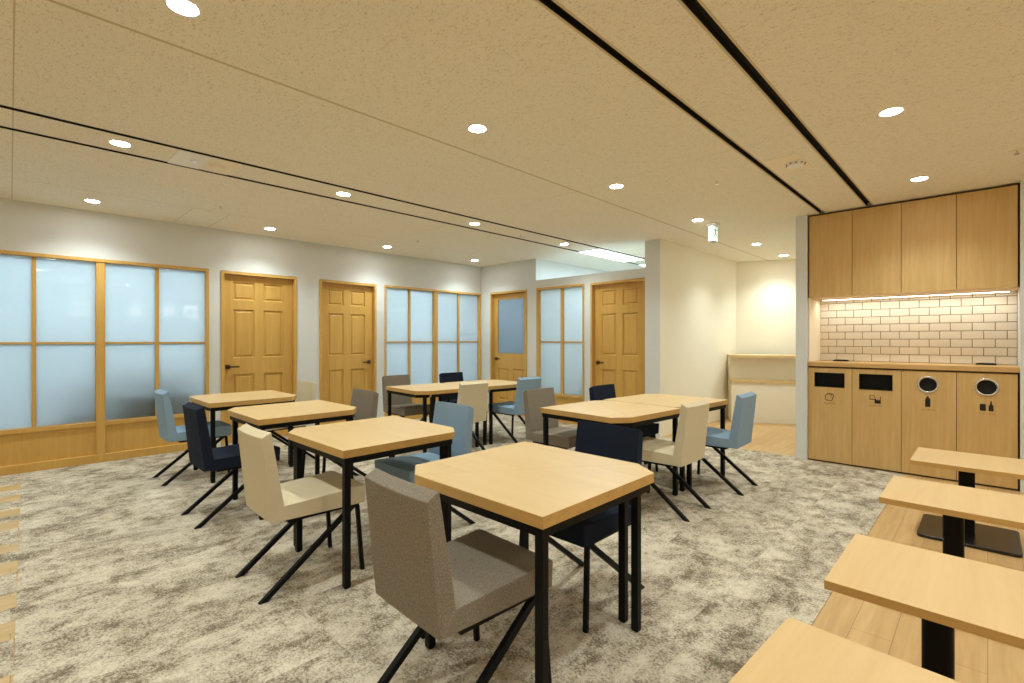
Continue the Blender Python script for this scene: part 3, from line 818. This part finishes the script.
for i, ((x, y), lab) in enumerate(lows):
    if i == 0: low0.location = (x, y, Z0); tag(low0, lab, 'table', LG)
    else: dup(low0, (x, y, Z0), -3 if i == 3 else 0, lab, LG)

# ------------------------------------------------------------------ ceiling lights
def spot(loc, power, size=120, blend=.7, col=(.93, 1.025, .985), rad=.05):
    l = bpy.data.lights.new('downlight_beam', 'SPOT'); l.energy = power; l.spot_size = R(size); l.spot_blend = blend
    l.color = col; l.shadow_soft_size = rad
    o = bpy.data.objects.new('downlight_beam', l); COL.objects.link(o); o.location = loc; return o
def make_down():
    e = empty('downlight')
    bm = BM(); n = 32
    rr = [(.054, .0), (.068, -.0035), (.070, 0), (.070, .004)]
    rings = [[(q * math.cos(2*math.pi*k/n), q * math.sin(2*math.pi*k/n), z) for k in range(n)] for q, z in rr]
    loft(bm, rings, cap=False); obj('trim_ring', bm, M['white'], e, smooth=True)
    bm = BM(); cyl(bm, (0, 0), .0545, -.0012, .003); obj('lens', bm, M['lens'], e)
    return e
PW = 29.5
DL = [(-6.38, .57, 'round downlight above the large frosted window'), (-6.38, 2.25, 'round downlight above the first six panel door'),
 (-6.38, 3.90, 'round downlight above the window beside the second door'), (-6.38, 5.63, 'round downlight by the corner, above the glazed door'),
 (-4.37, .54, 'round downlight at the left end of the slotted ceiling strip'), (-4.37, 2.20, 'round downlight second along the slotted strip, beyond the white panel'),
 (-4.37, 3.85, 'round downlight third along the slotted strip'), (-4.37, 5.57, 'round downlight at the far end of the slotted strip, before the office light'),
 (-2.39, .50, 'big bright downlight at the top left of the photo'), (-2.39, 2.13, 'round downlight in the middle of the ceiling'),
 (-2.39, 3.80, 'round downlight above the middle double table'), (-2.39, 5.52, 'round downlight just left of the exit sign'),
 (-2.39, 7.51, 'round downlight right of the exit sign, in the niche'), (-2.39, 8.82, 'smallest downlight, close to the niche back wall'),
 (-.42, 3.72, 'large downlight right of the ceiling slots'), (-.42, 5.44, 'round downlight just before the oak wall cabinets')]
OFF = [(-6.38, -1.1), (-4.37, -1.1), (-2.39, -1.1), (-.42, 2.05), (-.42, .40), (-.42, -1.1), (1.55, 3.72), (1.55, 2.05), (1.55, .40), (1.55, 5.44)]
dl0 = None
for i, (x, y, lab) in enumerate(DL + [(a, b, 'round downlight outside the photographed part of the ceiling') for a, b in OFF]):
    g = 'recessed ceiling downlights' if i < len(DL) else 'ceiling downlights out of view'
    if dl0 is None:
        dl0 = make_down(); dl0.location = (x, y, H); tag(dl0, lab, 'ceiling light', g)
    else: dup(dl0, (x, y, H), 0, lab, g)
    spot((x, y, H - .012), PW * (1.35 if y > 7 else 1.0), 128, 1.0)
# LED strip's light
l = bpy.data.lights.new('strip_light', 'AREA'); l.shape = 'RECTANGLE'; l.size = 1.48; l.size_y = .024; l.energy = 1.15; l.color = (1.0, .95, .82)
o = bpy.data.objects.new('strip_light', l); COL.objects.link(o); o.location = (-.605, 6.52, 1.768)
# office lights behind the frosted glass
TR = [((-4.372, 6.84), .355, 1.30, 'bright rectangular office light seen above the low wall'), ((-4.372, 8.62), .355, 1.2, 'second office light far beyond the low wall'),
      ((-8.1, .35), .5, 1.6, 'office light panel behind the large frosted window'), ((-8.1, 2.0), .5, .9, 'office light panel behind the first door'), ((-8.1, 4.7), .5, 1.8, 'office light panel behind the corner window'), ((-6.2, 7.6), .25, .5, 'small light panel behind the glazed door')]
for (x, y), sx, sy, lab in TR:
    bm = BM(); box(bm, (-sx/2 - .02, -sy/2 - .02, -.012), (sx/2 + .02, sy/2 + .02, .0))
    t = obj('office_light_panel', bm, M['white'], loc=(x, y, H - .001)); tag(t, lab, 'ceiling light', 'office ceiling lights')
    bm = BM(); box(bm, (-sx/2, -sy/2, -.016), (sx/2, sy/2, -.012)); obj('diffuser', bm, M['troffer'], t)
    l = bpy.data.lights.new('panel_light', 'AREA'); l.shape = 'RECTANGLE'; l.size = sx; l.size_y = sy; l.color = (.60, .85, 1.0)
    l.energy = 6.2 * sx * sy / .5 * (3.5 if x == -6.2 else 1) * (1.5 if x == -4.372 else 1)
    o = bpy.data.objects.new('panel_light', l); COL.objects.link(o); o.location = (x, y, H - .02)

# ------------------------------------------------------------------ things on the ceiling
e = empty('exit_sign', (-2.333, 5.812, H - .008)); tag(e, 'small glowing green and white exit sign hanging from the ceiling', 'exit sign')
bm = BM(); box(bm, (-.05, -.075, -.022), (.05, .075, .0075)); obj('bracket', bm, M['white'], e, bevel=.003)
bm = BM(); box(bm, (-.030, -.065, -.205), (.030, .065, -.028)); obj('housing', bm, M['exitwhite'], e, bevel=.004)
bm = BM(); box(bm, (-.032, -.067, -.030), (.032, .067, -.022)); box(bm, (-.032, -.067, -.208), (.032, .067, -.2045)); obj('cap', bm, plain('grey_cap', (.35, .35, .33), .5), e)
bm = BM()
def gx(pts, x0=.0298, x1=.0312):
    pts = [(y * 1.25, -.105 + (z + .125) * 1.25) for y, z in pts]
    A = [bm.verts.new((x0, y, z)) for y, z in pts]; B = [bm.verts.new((x1, y, z)) for y, z in pts]
    bm.faces.new(A); bm.faces.new(B[::-1])
    for k in range(len(pts)): bm.faces.new((A[k], B[k], B[(k+1) % len(pts)], A[(k+1) % len(pts)]))
hz = -.075
gx([(.008 + .012 * math.cos(2*math.pi*k/12), hz + .012 * math.sin(2*math.pi*k/12)) for k in range(12)])
gx([(-.004, hz - .016), (.016, hz - .018), (.010, hz - .058), (-.014, hz - .052)])
gx([(.014, hz - .018), (.040, hz - .034), (.046, hz - .020), (.040, hz - .018), (.034, hz - .026), (.012, hz - .010)])
gx([(-.006, hz - .016), (-.030, hz - .022), (-.036, hz - .046), (-.028, hz - .046), (-.022, hz - .030), (-.006, hz - .028)])
gx([(-.002, hz - .054), (.010, hz - .054), (.030, hz - .074), (.040, hz - .100), (.030, hz - .102), (.020, hz - .080), (-.004, hz - .064)])
gx([(-.014, hz - .050), (.000, hz - .056), (-.014, hz - .080), (-.044, hz - .088), (-.044, hz - .080), (-.022, hz - .072)])
obj('running_figure', bm, M['exitgreen'], e)

e = empty('ceiling_access_panel', (-4.372, .955, H)); tag(e, 'white square panel with a sensor in the slotted ceiling strip', 'ceiling panel')
bm = BM(); box(bm, (-.183, -.105, -.006), (.183, .105, .0)); obj('plate', bm, M['white'], e, bevel=.001)
bm = BM(); cyl(bm, (.0, .03), .022, -.016, -.006, 24, .030); obj('sensor', bm, M['chrome'], e)
e = empty('ceiling_speaker', (-4.372, 1.165, H)); tag(e, 'beige panel with a round detector right of the white panel', 'ceiling panel')
bm = BM(); box(bm, (-.183, -.10, -.003), (.183, .10, .0)); obj('plate', bm, M['beige_plastic'], e)
bm = BM(); cyl(bm, (0, -.02), .05, -.022, -.003, 28, .06); obj('detector', bm, M['beige_plastic'], e, bevel=.003)
e = empty('ceiling_detector', (-1.10, 4.26, H)); tag(e, 'round detector with dark vents on a plate between the right slots', 'smoke detector')
bm = BM(); box(bm, (-.14, -.2, -.003), (.10, .2, 0)); obj('plate', bm, M['beige_plastic'], e)
bm = BM(); cyl(bm, (.03, 0), .056, -.030, -.003, 28, .072); obj('detector', bm, M['white'], e, bevel=.004)
bm = BM()
for k in range(10):
    a = 2 * math.pi * k / 10
    c = Vector((.03 + .0625 * math.cos(a), .0625 * math.sin(a), -.018))
    box(bm, c - Vector((.006, .006, .003)), c + Vector((.006, .006, .003)))
obj('vent', bm, M['void'], e)
for (x, y), lab in (((-5.64, 1.506), 'sprinkler head over the left tables'), ((.152, 5.10), 'sprinkler head near the right wall cabinets'), ((-1.685, 4.278), 'sprinkler head left of the detector plate'), ((-5.6, 3.9), 'sprinkler head over the second door area'), ((-4.37, 4.65), 'sprinkler head in the slotted strip beyond the third light')):
    e = empty('sprinkler', (x, y, H)); tag(e, lab, 'sprinkler', 'ceiling sprinklers')
    bm = BM(); cyl(bm, (0, 0), .030, -.004, 0, 24); obj('escutcheon', bm, M['beige_plastic'], e)
    bm = BM(); cyl(bm, (0, 0), .010, -.028, -.004, 16, .006); obj('nozzle', bm, M['chrome'], e)
    bm = BM(); cyl(bm, (0, 0), .017, -.031, -.028, 16); obj('deflector', bm, M['chrome'], e)

# ------------------------------------------------------------------ lettering on the opposite wall (seen mirrored in the large window)
e = empty('wall_lettering', (XR - .001, 2.5, 2.10)); tag(e, 'row of big pale letters on the wall opposite the large window', 'sign')
for ch, y, dz in (('O', 3.72, .02), ('R', 3.15, .02), ('A', 2.42, .02), ('Z', 1.27, .0)):
    mt = Matrix.Translation((-.012, y - 2.5, dz)) @ Matrix.Rotation(R(-90), 4, 'Z') @ Matrix.Rotation(R(90), 4, 'X')
    text_mesh('letter', ch, .50, M['sign'], e, mt, .01)

# ------------------------------------------------------------------ world, camera, colour
w = bpy.data.worlds.new('World'); sc.world = w; w.use_nodes = True
w.node_tree.nodes['Background'].inputs[0].default_value = (.9, .95, 1, 1); w.node_tree.nodes['Background'].inputs[1].default_value = .05
cam = bpy.data.cameras.new('Camera'); co = bpy.data.objects.new('Camera', cam); COL.objects.link(co)
co.location = (0, 0, 1.32); ang = math.atan(475.7 / 488.6)
co.rotation_euler = (R(90), 0, ang)
cam.sensor_width = 36; cam.sensor_fit = 'HORIZONTAL'; cam.lens = 36 * 488.6 / 1024; cam.shift_y = -1.5 / 1024; cam.clip_start = .02
sc.camera = co
sc.view_settings.view_transform = 'Standard'; sc.view_settings.look = 'None'
sc.view_settings.exposure = 1.3; sc.view_settings.gamma = 1.0; sc.view_settings.use_curve_mapping = False
sc.cycles.use_denoising = True
sc.cycles.max_bounces = 10; sc.cycles.diffuse_bounces = 8; sc.cycles.sample_clamp_indirect = 30
